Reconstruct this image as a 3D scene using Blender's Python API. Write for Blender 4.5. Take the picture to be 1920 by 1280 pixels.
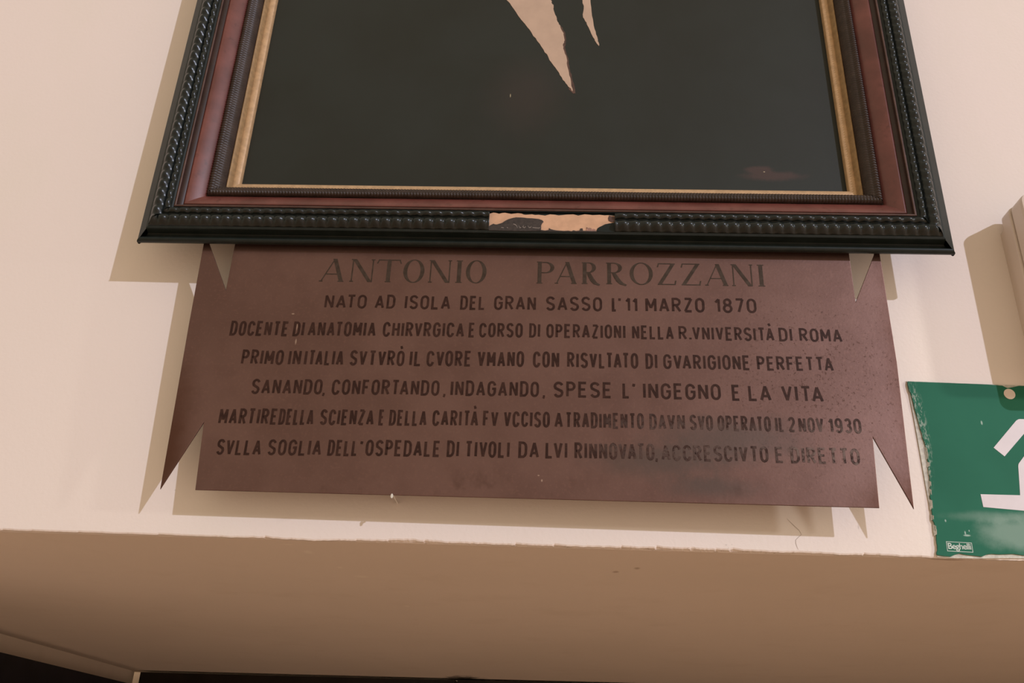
import bpy, bmesh, math, random
from mathutils import Matrix, Vector
for o in list(bpy.data.objects): bpy.data.objects.remove(o)
S = bpy.context.scene
random.seed(7)
EYE = 1.92            # camera height above the floor; x/z below are measured on the wall from the camera's foot
# ------------------------------------------------------------------ camera
cam = bpy.data.objects.new('camera', bpy.data.cameras.new('camera'))
S.collection.objects.link(cam); S.camera = cam
R = ((0.9989179760, -0.0193739091, 0.0422791771), (0.0298683015, -0.4295748807, -0.9025371496), (0.0356477452, 0.9028233900, -0.4285314047))
cam.matrix_world = Matrix.Translation((0, -0.8, EYE)) @ Matrix(R).to_4x4()
cam.data.sensor_width = 36; cam.data.lens = 31.781; cam.data.clip_start = 0.02
# ------------------------------------------------------------------ light
W = bpy.data.worlds.new('room_light'); S.world = W; W.use_nodes = True
W.node_tree.nodes['Background'].inputs[0].default_value = (1.0, 0.835, 0.62, 1)
W.node_tree.nodes['Background'].inputs[1].default_value = 0.61
def lamp(name, loc, power, radius, col, kind='POINT'):
    l = bpy.data.lights.new(name, kind); l.energy = power; l.shadow_soft_size = radius; l.color = col
    o = bpy.data.objects.new(name, l); o.location = loc; S.collection.objects.link(o); return o
lamp('ceiling_lamp', (7.26, -8.0, EYE + 4.237), 2950, 0.070, (0.77, 0.81, 1.0))
side = lamp('side_spotlight', (1.50, -0.565, EYE + 0.45), 24.0, 0.03, (0.95, 0.93, 0.85), 'SPOT')
side.data.spot_size = math.radians(34); side.data.spot_blend = 0.9
side.rotation_euler = (Vector((0.22, 0, EYE + 0.16)) - Vector(side.location)).to_track_quat('-Z', 'Y').to_euler()
S.view_settings.view_transform = 'Standard'; S.view_settings.look = 'None'
S.view_settings.gamma = 1; S.view_settings.use_curve_mapping = False; S.view_settings.exposure = 0.0
# ------------------------------------------------------------------ node helpers
class NT:
    def __init__(s, name, rough=0.6, spec=0.5, metal=0.0, coat=0.0):
        s.m = bpy.data.materials.new(name); s.m.use_nodes = True; s.t = s.m.node_tree
        s.b = s.t.nodes['Principled BSDF']; s.set('Roughness', rough); s.set('Specular IOR Level', spec); s.set('Metallic', metal)
        s.set('Coat Weight', coat)
        if coat: s.set('Coat Roughness', 0.12)
        g = s.n('ShaderNodeNewGeometry'); s.pos = g.outputs['Position']
        sub = s.n('ShaderNodeVectorMath', operation='SUBTRACT'); s.l(s.pos, sub.inputs[0]); sub.inputs[1].default_value = (0, 0, EYE); s.p = sub.outputs[0]
    def n(s, typ, **k):
        x = s.t.nodes.new(typ)
        for a, v in k.items(): setattr(x, a, v)
        return x
    def l(s, a, b): s.t.links.new(a, b)
    def put(s, v, sock):
        if hasattr(v, 'links') or hasattr(v, 'is_linked'): s.l(v, sock)
        else: sock.default_value = v
    def set(s, k, v): s.put(v, s.b.inputs[k])
    def noise(s, scale, detail=4, rough=0.55, stretch=None, lo=0.0, hi=1.0, off=0):
        v = s.p
        if stretch or off:
            m = s.n('ShaderNodeMapping'); s.l(v, m.inputs[0]); m.inputs['Scale'].default_value = stretch or (1, 1, 1); m.inputs['Location'].default_value = (off, off, off); v = m.outputs[0]
        x = s.n('ShaderNodeTexNoise'); s.l(v, x.inputs['Vector']); x.inputs['Scale'].default_value = scale; x.inputs['Detail'].default_value = detail; x.inputs['Roughness'].default_value = rough
        return s.ramp(x.outputs[0], lo, hi) if (lo, hi) != (0.0, 1.0) else x.outputs[0]
    def ramp(s, v, lo, hi):
        x = s.n('ShaderNodeMapRange', interpolation_type='SMOOTHSTEP'); s.l(v, x.inputs[0]); x.inputs[1].default_value = lo; x.inputs[2].default_value = hi; return x.outputs[0]
    def math(s, op, a, b=0.0):
        x = s.n('ShaderNodeMath', operation=op); s.put(a, x.inputs[0]); s.put(b, x.inputs[1]); return x.outputs[0]
    def mix(s, f, a, b):
        x = s.n('ShaderNodeMix', data_type='RGBA'); s.put(f, x.inputs[0])
        for v, k in ((a, 6), (b, 7)):
            if isinstance(v, tuple): v = v + (1,) if len(v) == 3 else v
            s.put(v, x.inputs[k])
        return x.outputs[2]
    def blob(s, x, z, rx, rz, soft=0.6, rag=0.0, y=None, ry=1.0):
        """1 inside an ellipse round (x, z), falling off to 0 - for stains with a shape of their own"""
        m = s.n('ShaderNodeMapping', vector_type='POINT'); sub = s.n('ShaderNodeVectorMath', operation='SUBTRACT')
        s.l(s.p, sub.inputs[0]); sub.inputs[1].default_value = (x, y or 0, z)
        s.l(sub.outputs[0], m.inputs[0]); m.inputs['Scale'].default_value = (1 / rx, (1 / ry if y is not None else 0), 1 / rz if rz else 0)
        L = s.n('ShaderNodeVectorMath', operation='LENGTH'); s.l(m.outputs[0], L.inputs[0]); d = L.outputs['Value']
        if rag:
            d = s.math('ADD', d, s.math('MULTIPLY', s.math('SUBTRACT', s.noise(60, 5, 0.65), 0.5), rag))
        r = s.n('ShaderNodeMapRange', interpolation_type='SMOOTHSTEP'); s.l(d, r.inputs[0]); r.inputs[1].default_value = 1.0; r.inputs[2].default_value = 1 - soft
        return r.outputs[0]
    def bump(s, h, strength=0.2, dist=0.001):
        x = s.n('ShaderNodeBump'); s.l(h, x.inputs['Height']); x.inputs['Strength'].default_value = strength; x.inputs['Distance'].default_value = dist
        s.l(x.outputs[0], s.b.inputs['Normal'])
    def col(s, c):
        if isinstance(c, tuple): c = c + (1,) if len(c) == 3 else c
        s.put(c, s.b.inputs['Base Color']); return s
def simple(name, c, rough=0.6, spec=0.5, metal=0.0, var=0.12, scale=60, coat=0.0):
    m = NT(name, rough, spec, metal, coat)
    m.col(m.mix(m.noise(scale, 4, 0.6, lo=0.3, hi=0.7), tuple(v * (1 - var) for v in c), tuple(v * (1 + var) for v in c)))
    return m.m
# ------------------------------------------------------------------ materials
def wall_material():
    m = NT('wall_paint', 0.62, 0.25)
    c = m.mix(m.noise(1.6, 2, 0.5, lo=0.3, hi=0.7), (0.79, 0.70, 0.635), (0.815, 0.72, 0.66))
    c = m.mix(m.math('MULTIPLY', m.noise(9, 3, 0.6, lo=0.45, hi=0.8, stretch=(1, 1, 0.5)), 0.35), c, (0.76, 0.70, 0.60))
    # rubbed mark and small chips beside the plaque and along the bottom edge
    c = m.mix(m.math('MULTIPLY', m.blob(0.330, 0.3925, 0.0034, 0.0036, 0.5, 1.0), 0.45), c, (0.40, 0.35, 0.31))
    c = m.mix(m.math('MULTIPLY', m.blob(0.3285, 0.4040, 0.0014, 0.0020, 0.6, 1.2), 0.25), c, (0.40, 0.35, 0.31))
    for x, z, a, b in ((0.275, 0.205, .0010, .0030), (-0.342, 0.222, .0012, .001), (0.158, 0.186, .0012, .0007), (0.163, 0.1864, .0008, .0005)):
        c = m.mix(m.math('MULTIPLY', m.blob(x, z, a, b, 0.7, 1.0), 0.4), c, (0.38, 0.33, 0.28))
    c = m.mix(m.math('MULTIPLY', m.math('MULTIPLY', m.noise(220, 3, 0.7, lo=0.60, hi=0.68), m.blob(0.17, 0.1815, 0.60, 0.0035, 0.6)), 0.5), c, (0.42, 0.33, 0.25))
    m.col(c)
    m.bump(m.math('ADD', m.noise(260, 3, 0.5), m.math('MULTIPLY', m.noise(18, 3, 0.5), 3.0)), 0.30, 0.0006)
    return m.m
def soffit_material():
    m = NT('soffit_paint', 0.75, 0.15)
    c = m.mix(m.noise(3.0, 3, 0.5, lo=0.3, hi=0.7), (0.83, 0.715, 0.61), (0.87, 0.75, 0.645))
    c = m.mix(m.math('MULTIPLY', m.noise(12, 4, 0.6, lo=0.5, hi=0.8), 0.18), c, (0.62, 0.50, 0.38))
    c = m.mix(m.math('MULTIPLY', m.blob(0.352, 0, 0.020, 0, 0.4, 0.8, y=0.004, ry=0.008), 0.7), c, (0.30, 0.19, 0.12))
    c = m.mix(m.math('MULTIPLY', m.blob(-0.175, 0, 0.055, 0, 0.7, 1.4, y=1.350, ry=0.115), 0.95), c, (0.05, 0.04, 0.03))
    for x, y, a, b in ((-0.1722, 0.3553, .0045, .010), (-0.238, 0.025, .007, .004), (-0.226, 0.055, .006, .010), (-0.2095, 0.125, .004, .006), (-0.196, 0.170, .012, .010)):
        c = m.mix(m.math('MULTIPLY', m.blob(x, 0, a, 0, 0.8, 0.9, y=y, ry=b), 0.45), c, (0.95, 0.85, 0.72))
    for x, y in ((0.069, 0.105), (0.088, 0.085)):
        c = m.mix(m.math('MULTIPLY', m.blob(x, 0, 0.004, 0, 0.8, 1.0, y=y, ry=0.007), 0.5), c, (0.30, 0.19, 0.12))
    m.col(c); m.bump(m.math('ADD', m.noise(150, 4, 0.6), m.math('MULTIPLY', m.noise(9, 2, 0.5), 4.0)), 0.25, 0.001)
    return m.m
def plaque_material():
    m = NT('oxidised_copper', 0.33, 0.5, 0.85)
    c = m.mix(m.noise(14, 4, 0.6, lo=0.3, hi=0.7), (0.145, 0.080, 0.066), (0.180, 0.102, 0.085))
    c = m.mix(m.math('MULTIPLY', m.noise(380, 3, 0.6, lo=0.5, hi=0.75), 0.22), c, (0.26, 0.14, 0.11))
    # dark patina along the right edge, grey bloom round the last lines, brown runs at the foot
    edge = m.math('ADD', m.blob(0.334, 0.34, 0.036, 0.26, 0.9, 0.5), m.math('ADD', m.blob(0.30, 0.21, 0.05, 0.045, 0.9, 0.6), m.blob(-0.345, 0.25, 0.03, 0.12, 0.9, 0.4)))
    c = m.mix(m.math('MULTIPLY', m.math('MINIMUM', edge, 1.0), 0.80), c, (0.085, 0.033, 0.018))
    spk = m.math('MULTIPLY', m.noise(330, 4, 0.75, lo=0.56, hi=0.66), m.math('MULTIPLY', m.blob(0.25, 0.33, 0.14, 0.14, 0.8, 0.5), 0.75))
    c = m.mix(spk, c, (0.055, 0.025, 0.016))
    bloom = m.math('ADD', m.blob(0.16, 0.272, 0.10, 0.030, 0.9, 0.8), m.math('ADD', m.blob(0.10, 0.250, 0.09, 0.022, 0.9, 0.8), m.blob(0.14, 0.228, 0.06, 0.014, 0.9, 0.8)))
    c = m.mix(m.math('MULTIPLY', m.math('MINIMUM', bloom, 1.0), 0.60), c, (0.085, 0.070, 0.062))
    run = m.math('MULTIPLY', m.noise(26, 4, 0.7, lo=0.50, hi=0.72, stretch=(1, 1, 0.8), off=3), m.blob(0.0, 0.222, 0.33, 0.026, 0.9, 0.6))
    c = m.mix(m.math('MULTIPLY', run, 0.5), c, (0.065, 0.032, 0.022))
    for x, z, a, b in ((-0.2403, 0.3590, .0010, .0040), (-0.2412, 0.3745, .0006, .0055), (-0.2469, 0.3880, .0020, .0010), (-0.0080, 0.2345, .0012, .0007), (-0.0050, 0.2300, .0010, .0016)):
        c = m.mix(m.math('MULTIPLY', m.blob(x, z, a, b, 0.7, 0.4), 0.6), c, (0.55, 0.40, 0.32))
    m.col(c)
    m.set('Roughness', m.math('ADD', 0.375, m.math('MULTIPLY', m.noise(30, 3), 0.08)))
    m.bump(m.noise(420, 3, 0.6), 0.12, 0.0004)
    return m.m
def ink_material(name, c0, c1):
    m = NT(name, 0.5, 0.15)
    c = m.mix(m.noise(160, 4, 0.65, lo=0.35, hi=0.7), c0, c1)
    worn = m.math('MINIMUM', m.math('ADD', m.blob(0.255, 0.262, 0.085, 0.04, 0.8, 0.9), m.math('MULTIPLY', m.blob(0.12, 0.27, 0.12, 0.035, 0.8, 0.9), 0.5)), 1.0)
    c = m.mix(m.math('MULTIPLY', worn, m.noise(260, 4, 0.7, lo=0.35, hi=0.60)), c, (0.150, 0.105, 0.090))
    m.col(c); return m.m
def sign_material():
    m = NT('green_sign_film', 0.65, 0.15)
    c = m.mix(m.noise(12, 3, 0.5, lo=0.3, hi=0.7), (0.016, 0.118, 0.070), (0.020, 0.135, 0.082))
    sm = m.math('MINIMUM', m.math('ADD', m.blob(0.415, 0.203, 0.050, 0.020, 0.7, 0.7), m.math('MULTIPLY', m.blob(0.40, 0.217, 0.06, 0.007, 0.8, 0.7), 0.6)), 1.0)
    c = m.mix(m.math('MULTIPLY', sm, 0.40), c, (0.42, 0.52, 0.46))
    for x, z, a, b in ((0.3990, 0.3052, .0011, .0028), (0.3508, 0.2124, .0009, .0016), (0.3672, 0.1998, .0040, .0012), (0.3660, 0.2020, .0009, .0024), (0.3697, 0.2040, .0007, .0012)):
        c = m.mix(m.math('MULTIPLY', m.blob(x, z, a, b, 0.6, 0.5), 0.55), c, (0.55, 0.66, 0.60))
    # scraped film along the torn left edge
    sc = m.math('MULTIPLY', m.noise(420, 4, 0.7, lo=0.50, hi=0.58, stretch=(1, 1, 0.35)), m.blob(0.3415, 0.295, 0.0095, 0.062, 0.5, 0.3))
    c = m.mix(m.math('MULTIPLY', sc, 0.45), c, (0.50, 0.55, 0.48))
    m.col(c); return m.m
def canvas_material():
    m = NT('dark_oil_paint', 0.5, 0.35)
    c = m.mix(m.noise(5, 4, 0.6, lo=0.3, hi=0.7), (0.0125, 0.0140, 0.0090), (0.0170, 0.0205, 0.0160))
    c = m.mix(m.math('MULTIPLY', m.noise(14, 5, 0.7, lo=0.5, hi=0.8, stretch=(1.6, 1, 0.7), off=5), 0.5), c, (0.018, 0.019, 0.0165))
    c = m.mix(m.math('MULTIPLY', m.blob(-0.0305, 0.6666, 0.060, 0.075, 0.95, 0.4), 0.55), c, (0.036, 0.026, 0.021))
    c = m.mix(m.math('MULTIPLY', m.math('MINIMUM', m.math('ADD', m.blob(0.2259, 0.5628, 0.044, 0.008, 0.6, 0.9), m.blob(0.2117, 0.5699, 0.020, 0.007, 0.6, 0.9)), 1.0), 0.75), c, (0.062, 0.034, 0.028))
    c = m.mix(m.math('MULTIPLY', m.math('ADD', m.blob(-0.0488, 0.6671, 0.0007, 0.0032, 0.6), m.blob(0.2175, 0.5679, 0.0012, 0.0008, 0.6)), 0.8), c, (0.45, 0.38, 0.24))
    m.col(c)
    m.bump(m.noise(220, 4, 0.7), 0.15, 0.0004)
    return m.m
def veneer_material():
    m = NT('red_tortoise_veneer', 0.34, 0.5, coat=0.15)
    c = m.mix(m.noise(22, 4, 0.6, lo=0.3, hi=0.72), (0.098, 0.026, 0.019), (0.175, 0.052, 0.040))
    c = m.mix(m.noise(120, 3, 0.6, lo=0.55, hi=0.8), c, (0.085, 0.022, 0.016)); m.col(c); return m.m
def ebony(name, c0, c1, rough=0.26, coat=0.0, dust=0.0, spec=0.4):
    m = NT(name, rough, spec, coat=coat)
    c = m.mix(m.noise(70, 4, 0.6, lo=0.3, hi=0.7), c0, c1)
    if dust: c = m.mix(m.math('MULTIPLY', m.noise(400, 3, 0.7, lo=0.55, hi=0.75), dust), c, (0.16, 0.13, 0.10))
    m.col(c); return m.m
M = dict(wall=wall_material(), soffit=soffit_material(), plaque=plaque_material(), canvas=canvas_material(), veneer=veneer_material(), sign=sign_material(),
    ink=ink_material('engraved_letter_fill', (0.026, 0.010, 0.0065), (0.044, 0.019, 0.013)),
    ink_big=ink_material('faded_letter_fill', (0.040, 0.026, 0.017), (0.062, 0.043, 0.031)),
    floor=simple('terracotta_floor', (0.70, 0.49, 0.32), 0.6),
    black=ebony('ebonised_wood', (0.008, 0.0125, 0.0110), (0.013, 0.0180, 0.0165), 0.38, dust=0.06, spec=0.25),
    ripple=ebony('polished_ebonised_wood', (0.006, 0.0090, 0.0080), (0.010, 0.0135, 0.0122), 0.29, dust=0.04),
    brown=ebony('dark_brown_stain', (0.030, 0.018, 0.013), (0.048, 0.030, 0.022), 0.42, dust=0.2),
    cove=ebony('dark_red_stain', (0.022, 0.009, 0.006), (0.035, 0.014, 0.010), 0.32),
    fillet=ebony('worn_red_fillet', (0.070, 0.035, 0.027), (0.11, 0.058, 0.045), 0.4),
    gilt=simple('gilt_slip', (0.50, 0.325, 0.175), 0.45, 0.5, 0.15, 0.12, 200),
    gilt_dark=simple('darker_gilt', (0.31, 0.195, 0.090), 0.5, 0.4, 0.15, 0.15, 200),  # darker tone for the outer slope of the slip
    skin=simple('flesh_oil_paint', (0.42, 0.24, 0.15), 0.5, 0.4, 0, 0.15, 14),
    shirt=simple('cream_oil_paint', (0.50, 0.36, 0.265), 0.5, 0.4, 0, 0.07, 30),
    shirt_edge=simple('brown_oil_paint', (0.085, 0.045, 0.033), 0.5, 0.4, 0, 0.3, 200),
    bare=simple('bare_gesso', (0.60, 0.37, 0.235), 0.7, 0.2, 0, 0.08, 90),
    scrap=simple('old_glue_crust', (0.040, 0.030, 0.025), 0.6, 0.4, 0, 0.3, 300),
    pink=simple('torn_gesso', (0.30, 0.17, 0.13), 0.7, 0.3, 0, 0.4, 600),
    white=simple('white_print', (0.62, 0.56, 0.57), 0.45, 0.4, 0, 0.03),
    label=simple('pale_print', (0.50, 0.56, 0.50), 0.5, 0.4, 0, 0.1),
    backing=simple('torn_white_backing', (0.56, 0.54, 0.47), 0.8, 0.2, 0, 0.16, 300),
    plastic=simple('aged_white_plastic', (0.72, 0.61, 0.53), 0.38, 0.5, 0, 0.015),
    plastic_dark=simple('shaded_plastic_seam', (0.20, 0.15, 0.11), 0.6),
    door=simple('dark_stained_door', (0.012, 0.008, 0.006), 0.5, 0.3, 0, 0.3, 20),
    door_blue=simple('dark_blue_door', (0.012, 0.011, 0.016), 0.5, 0.3, 0, 0.3, 20),
    steel=simple('bright_steel', (0.80, 0.78, 0.74), 0.25, 0.5, 0.6, 0.05),
    brass=simple('dull_brass', (0.45, 0.33, 0.20), 0.45, 0.5, 0.2, 0.1))
# ------------------------------------------------------------------ object helpers
def V(x, w, z): return (x, -w, z + EYE)        # x along the wall, w out of the wall, z above the eye
def mesh(name, vs, fs, mat, parent=None, smooth=False, mats=None, mi=None):
    me = bpy.data.meshes.new(name); me.from_pydata(vs, [], fs); me.update()
    o = bpy.data.objects.new(name, me); S.collection.objects.link(o)
    for m in (mats or [mat]): me.materials.append(m)
    if mi: me.polygons.foreach_set('material_index', mi)
    if smooth: me.polygons.foreach_set('use_smooth', [True] * len(me.polygons))
    bm = bmesh.new(); bm.from_mesh(me); bmesh.ops.recalc_face_normals(bm, faces=bm.faces); bm.to_mesh(me); bm.free()
    if parent: adopt(o, parent)
    return o
def adopt(o, parent):
    o.parent = parent; o.matrix_parent_inverse = Matrix.Translation(parent.location).inverted()
def thing(name, label, cat, loc, group=None):
    e = bpy.data.objects.new(name, None); S.collection.objects.link(e); e.location = loc; e.empty_display_size = 0.05
    e['label'] = label; e['category'] = cat
    if group: e['group'] = group
    return e
def struct(o): o['kind'] = 'structure'; return o
def slab(name, pts, w0, w1, mat, parent=None, bevel=0.0, hole=None):
    """prism of an outline (x, z) between w0 and w1"""
    bm = bmesh.new()
    vs = [bm.verts.new(V(x, w1, z)) for x, z in pts]; f = bm.faces.new(vs)
    r = bmesh.ops.extrude_face_region(bm, geom=[f]); nv = [g for g in r['geom'] if isinstance(g, bmesh.types.BMVert)]
    bmesh.ops.translate(bm, verts=nv, vec=(0, (w1 - w0), 0))
    if bevel:
        ed = [e for e in bm.edges if all(abs(-v.co.y - w1) < 1e-6 for v in e.verts)]
        bmesh.ops.bevel(bm, geom=ed, offset=bevel, segments=2, profile=0.6, affect='EDGES')
    bmesh.ops.recalc_face_normals(bm, faces=bm.faces)
    bmesh.ops.triangulate(bm, faces=[f for f in bm.faces if len(f.verts) > 4])
    me = bpy.data.meshes.new(name); bm.to_mesh(me); bm.free(); me.materials.append(mat)
    o = bpy.data.objects.new(name, me); S.collection.objects.link(o)
    if parent: adopt(o, parent)
    return o
def box(name, x0, x1, w0, w1, z0, z1, mat, parent=None):
    vs = [V(x, w, z) for x in (x0, x1) for w in (w0, w1) for z in (z0, z1)]
    return mesh(name, vs, [(0, 1, 3, 2), (4, 6, 7, 5), (0, 4, 5, 1), (2, 3, 7, 6), (0, 2, 6, 4), (1, 5, 7, 3)], mat, parent)
def rounded(x0, x1, z0, z1, r, n=6):
    o = []
    for cx, cz, a in ((x1 - r, z1 - r, 0), (x0 + r, z1 - r, 90), (x0 + r, z0 + r, 180), (x1 - r, z0 + r, 270)):
        o += [(cx + r * math.cos(math.radians(a + 90 * k / n)), cz + r * math.sin(math.radians(a + 90 * k / n))) for k in range(n + 1)]
    return o
# ------------------------------------------------------------------ the setting
JX0, JX1, JY1 = -0.884, -0.968, 1.44           # left jamb of the passage, slightly splayed
RX = 1.75
N = 640
base_edge = [(-0.884, .1808), (-0.3649, .1808), (-0.2446, .1804), (-0.2048, .1796), (-0.1303, .1812), (-0.0304, .1807), (0.0647, .181), (0.1677, .1815), (0.2675, .1806), (0.3391, .1800), (0.4128, .1798), (RX, .180)]
def lerp(pts, x):
    for (a, b), (c, d) in zip(pts, pts[1:]):
        if x <= c: return b + (d - b) * (x - a) / (c - a)
    return pts[-1][1]
rows = [[], [], [], [], []]
jz = 0; jb = 0; chip = 0
for i in range(N + 1):
    x = JX0 + (RX - JX0) * i / N if i < N * 0.02 else None
xs = [JX0 + 0.02 * k for k in range(18)] + [-0.54 + 0.0018 * k for k in range(600)] + [0.54 + 0.02 * k for k in range(1, 61)] + [RX]
for x in xs:
    jz = jz * 0.72 + random.uniform(-1, 1) * 0.00028; jb = jb * 0.85 + random.uniform(-1, 1) * 0.0005
    chip = chip * 0.80 if random.random() > 0.030 else random.uniform(0.0006, 0.0016)
    if abs(x + 0.13) < .012: chip = max(chip, 0.0010)
    if -.3 > x: k = 0.5
    else: k = 1.0
    z = lerp(base_edge, x) + k * (jz + chip)
    rows[0].append(V(x, 0, 0.1880)); rows[1].append(V(x, 0.0, z + 0.0012)); rows[2].append(V(x, -0.0008, z))
    rows[3].append(V(x, -0.0042 - abs(jb), 0.1800 + k * chip * 0.2)); rows[4].append(V(x, -0.0140, 0.1806))
n = len(xs)
def strip(rws, base=0): return [(r * n + i, r * n + i + 1, (r + 1) * n + i + 1, (r + 1) * n + i) for r in range(len(rws) - 1) for i in range(n - 1)]
vs = [v for r in rows[:4] for v in r]
fs = strip(rows[:4])
b = len(vs)
# upper face, side faces beside the opening and their footings
q = [V(JX0, 0, 0.188), V(RX, 0, 0.188), V(RX, 0, 5.5), V(JX0, 0, 5.5), V(-3.5, 0, 5.5), V(-3.5, 0, -EYE), V(JX0, 0, -EYE), V(8.5, 0, 5.5), V(8.5, 0, -EYE), V(RX, 0, -EYE)]
vs += q
fs += [(b, b + 1, b + 2, b + 3), (b + 5, b + 6, b, b + 3, b + 4), (b + 9, b + 8, b + 7, b + 2, b + 1)]
wall = struct(mesh('wall_back', vs, fs, M['wall']))
# soffit of the passage, gently uneven plaster
cols, rws2 = 60, 40
vs, fs = [], []
def back_y(x): return 1.44 + (x + 0.968) * (1.3277 - 1.44) / (0.0948 + 0.968)
for j in range(rws2 + 1):
    for i in range(cols + 1):
        s = i / cols; t = j / rws2
        y1 = 0
        xl = JX0 + (JX1 - JX0) * t; x = xl - 0.01 + (RX + 0.01 - xl) * s
        y = 0.003 + (back_y(x) + 0.02 - 0.003) * t
        z = 0.1806
        vs.append((x, y, z + EYE)); 
        if i < cols and j < rws2:
            a = j * (cols + 1) + i; fs.append((a, a + 1, a + cols + 2, a + cols + 1))
struct(mesh('ceiling', vs, fs, M['soffit'], smooth=True))
# left jamb, right jamb, and a light plug added behind the doors
vs = [(JX0, 0.0, 0), (JX1, JY1, 0), (JX1, JY1, EYE + .1812), (JX0, 0.0, EYE + .1812)]
struct(mesh('wall_left', vs + [(x - 0.15, y, z) for x, y, z in vs], [(0, 1, 2, 3), (4, 5, 6, 7), (0, 1, 5, 4), (3, 2, 6, 7), (1, 2, 6, 5)], M['soffit']))
yr = back_y(RX)
vs = [(RX, 0.0, 0), (RX, yr, 0), (RX, yr, EYE + .1812), (RX, 0.0, EYE + .1812)]
struct(mesh('wall_right', vs + [(x + 0.15, y, z) for x, y, z in vs], [(0, 1, 2, 3), (4, 5, 6, 7), (0, 1, 5, 4), (3, 2, 6, 7), (1, 2, 6, 5)], M['soffit']))
struct(mesh('floor', [(-3.5, -9.5, 0), (8.5, -9.5, 0), (8.5, 1.6, 0), (-3.5, 1.6, 0), (-3.5, -9.5, -.1), (8.5, -9.5, -.1), (8.5, 1.6, -.1), (-3.5, 1.6, -.1)],
    [(0, 1, 2, 3), (4, 5, 6, 7), (0, 1, 5, 4), (1, 2, 6, 5), (2, 3, 7, 6), (3, 0, 4, 7)], M['floor']))
struct(mesh('leak_plug', [(x, back_y(x) + d, z) for x in (JX1 - 0.25, RX + 0.25) for d in (0.045, 0.15) for z in (0, EYE + 0.35)],
    [(0, 1, 3, 2), (4, 6, 7, 5), (0, 4, 5, 1), (2, 3, 7, 6), (0, 2, 6, 4), (1, 5, 7, 3)], M['soffit']))  # unseen slab added behind the doors to stop world light leaking in
# dark door closing the back of the passage (two leaves with raised frames) and the leaf folded back along the left jamb
def leaf(name, p0, p1, z0, z1, th, mat, side):
    """door leaf between two floor points p0, p1, thickness th towards 'side'"""
    d = (Vector(p1) - Vector(p0)); L = d.length; d.normalize(); nrm = Vector((d.y, -d.x)) * side
    def P(s, t, z): q = Vector(p0) + d * s + nrm * t; return (q.x, q.y, z)
    def slabf(nm, s0, s1, a, b, za, zb, par, mt):
        v = [P(s, t, z) for s in (s0, s1) for t in (a, b) for z in (za, zb)]
        return mesh(nm, v, [(0, 1, 3, 2), (4, 6, 7, 5), (0, 4, 5, 1), (2, 3, 7, 6), (0, 2, 6, 4), (1, 5, 7, 3)], mt, par)
    root = slabf(name, 0, L, 0, th, z0, z1, None, mat); struct(root)
    for s0, s1 in ((0.10, L / 2 - 0.05), (L / 2 + 0.05, L - 0.10)):
        for za, zb in ((z0 + 0.2, z0 + 0.85), (z0 + 1.0, z1 - 0.16)):
            slabf('door_panel', s0, s1, th, th + 0.008, za, zb, root, mat)
    return root, P, L
zt = EYE + 0.1765
xm = -0.19
bx = lambda x: (x, back_y(x) + 0.0)
d2, P2, L2 = leaf('door_2', bx(JX1 + 0.035), bx(xm - 0.003), 0.01, zt, 0.035, M['door'], 1)
d3, P3, L3 = leaf('door_3', bx(xm + 0.003), bx(RX), 0.01, zt + 0.001, 0.035, M['door'], 1)
v = [P2(s, t, z) for s in (L2 - 0.012, L2 + 0.002) for t in (0.036, 0.050) for z in (zt - 0.085, zt - 0.010)]
mesh('door_bolt', v, [(0, 1, 3, 2), (4, 6, 7, 5), (0, 4, 5, 1), (2, 3, 7, 6), (0, 2, 6, 4), (1, 5, 7, 3)], M['brass'], d2)
leaf('door_1', (JX0 - 0.018 + 0.02, 0.16), (JX1 + 0.014 + 0.000, 1.405), 0.01, EYE + 0.1445, 0.03, M['door_blue'], 1)
# hairline cracks in the wall paint, kept with the wall
crk = simple('crack_line', (0.50, 0.42, 0.36), 0.9, 0.1)
def hair(pts, wd, mat, parent, name='crack', lift=0.00012):
    vs, fs = [], []
    for i, (x, z) in enumerate(pts):
        a = pts[max(i - 1, 0)]; c = pts[min(i + 1, len(pts) - 1)]
        dx, dz = c[0] - a[0], c[1] - a[1]; L = math.hypot(dx, dz) or 1; nx, nz = -dz / L * wd / 2, dx / L * wd / 2
        k = 0.35 if i in (0, len(pts) - 1) else random.uniform(0.7, 1.2)
        vs += [V(x + nx * k, lift, z + nz * k), V(x - nx * k, lift, z - nz * k)]
        if i: fs.append((2 * i - 2, 2 * i - 1, 2 * i + 1, 2 * i))
    return mesh(name, vs, fs, mat, parent)
hair([(0.2130, 0.2110), (0.2185, 0.2050), (0.2230, 0.2005), (0.2245, 0.1970), (0.2215, 0.1945), (0.2190, 0.1920), (0.2188, 0.1890), (0.2195, 0.1860), (0.2205, 0.1835)], 0.0005, crk, wall)
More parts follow.
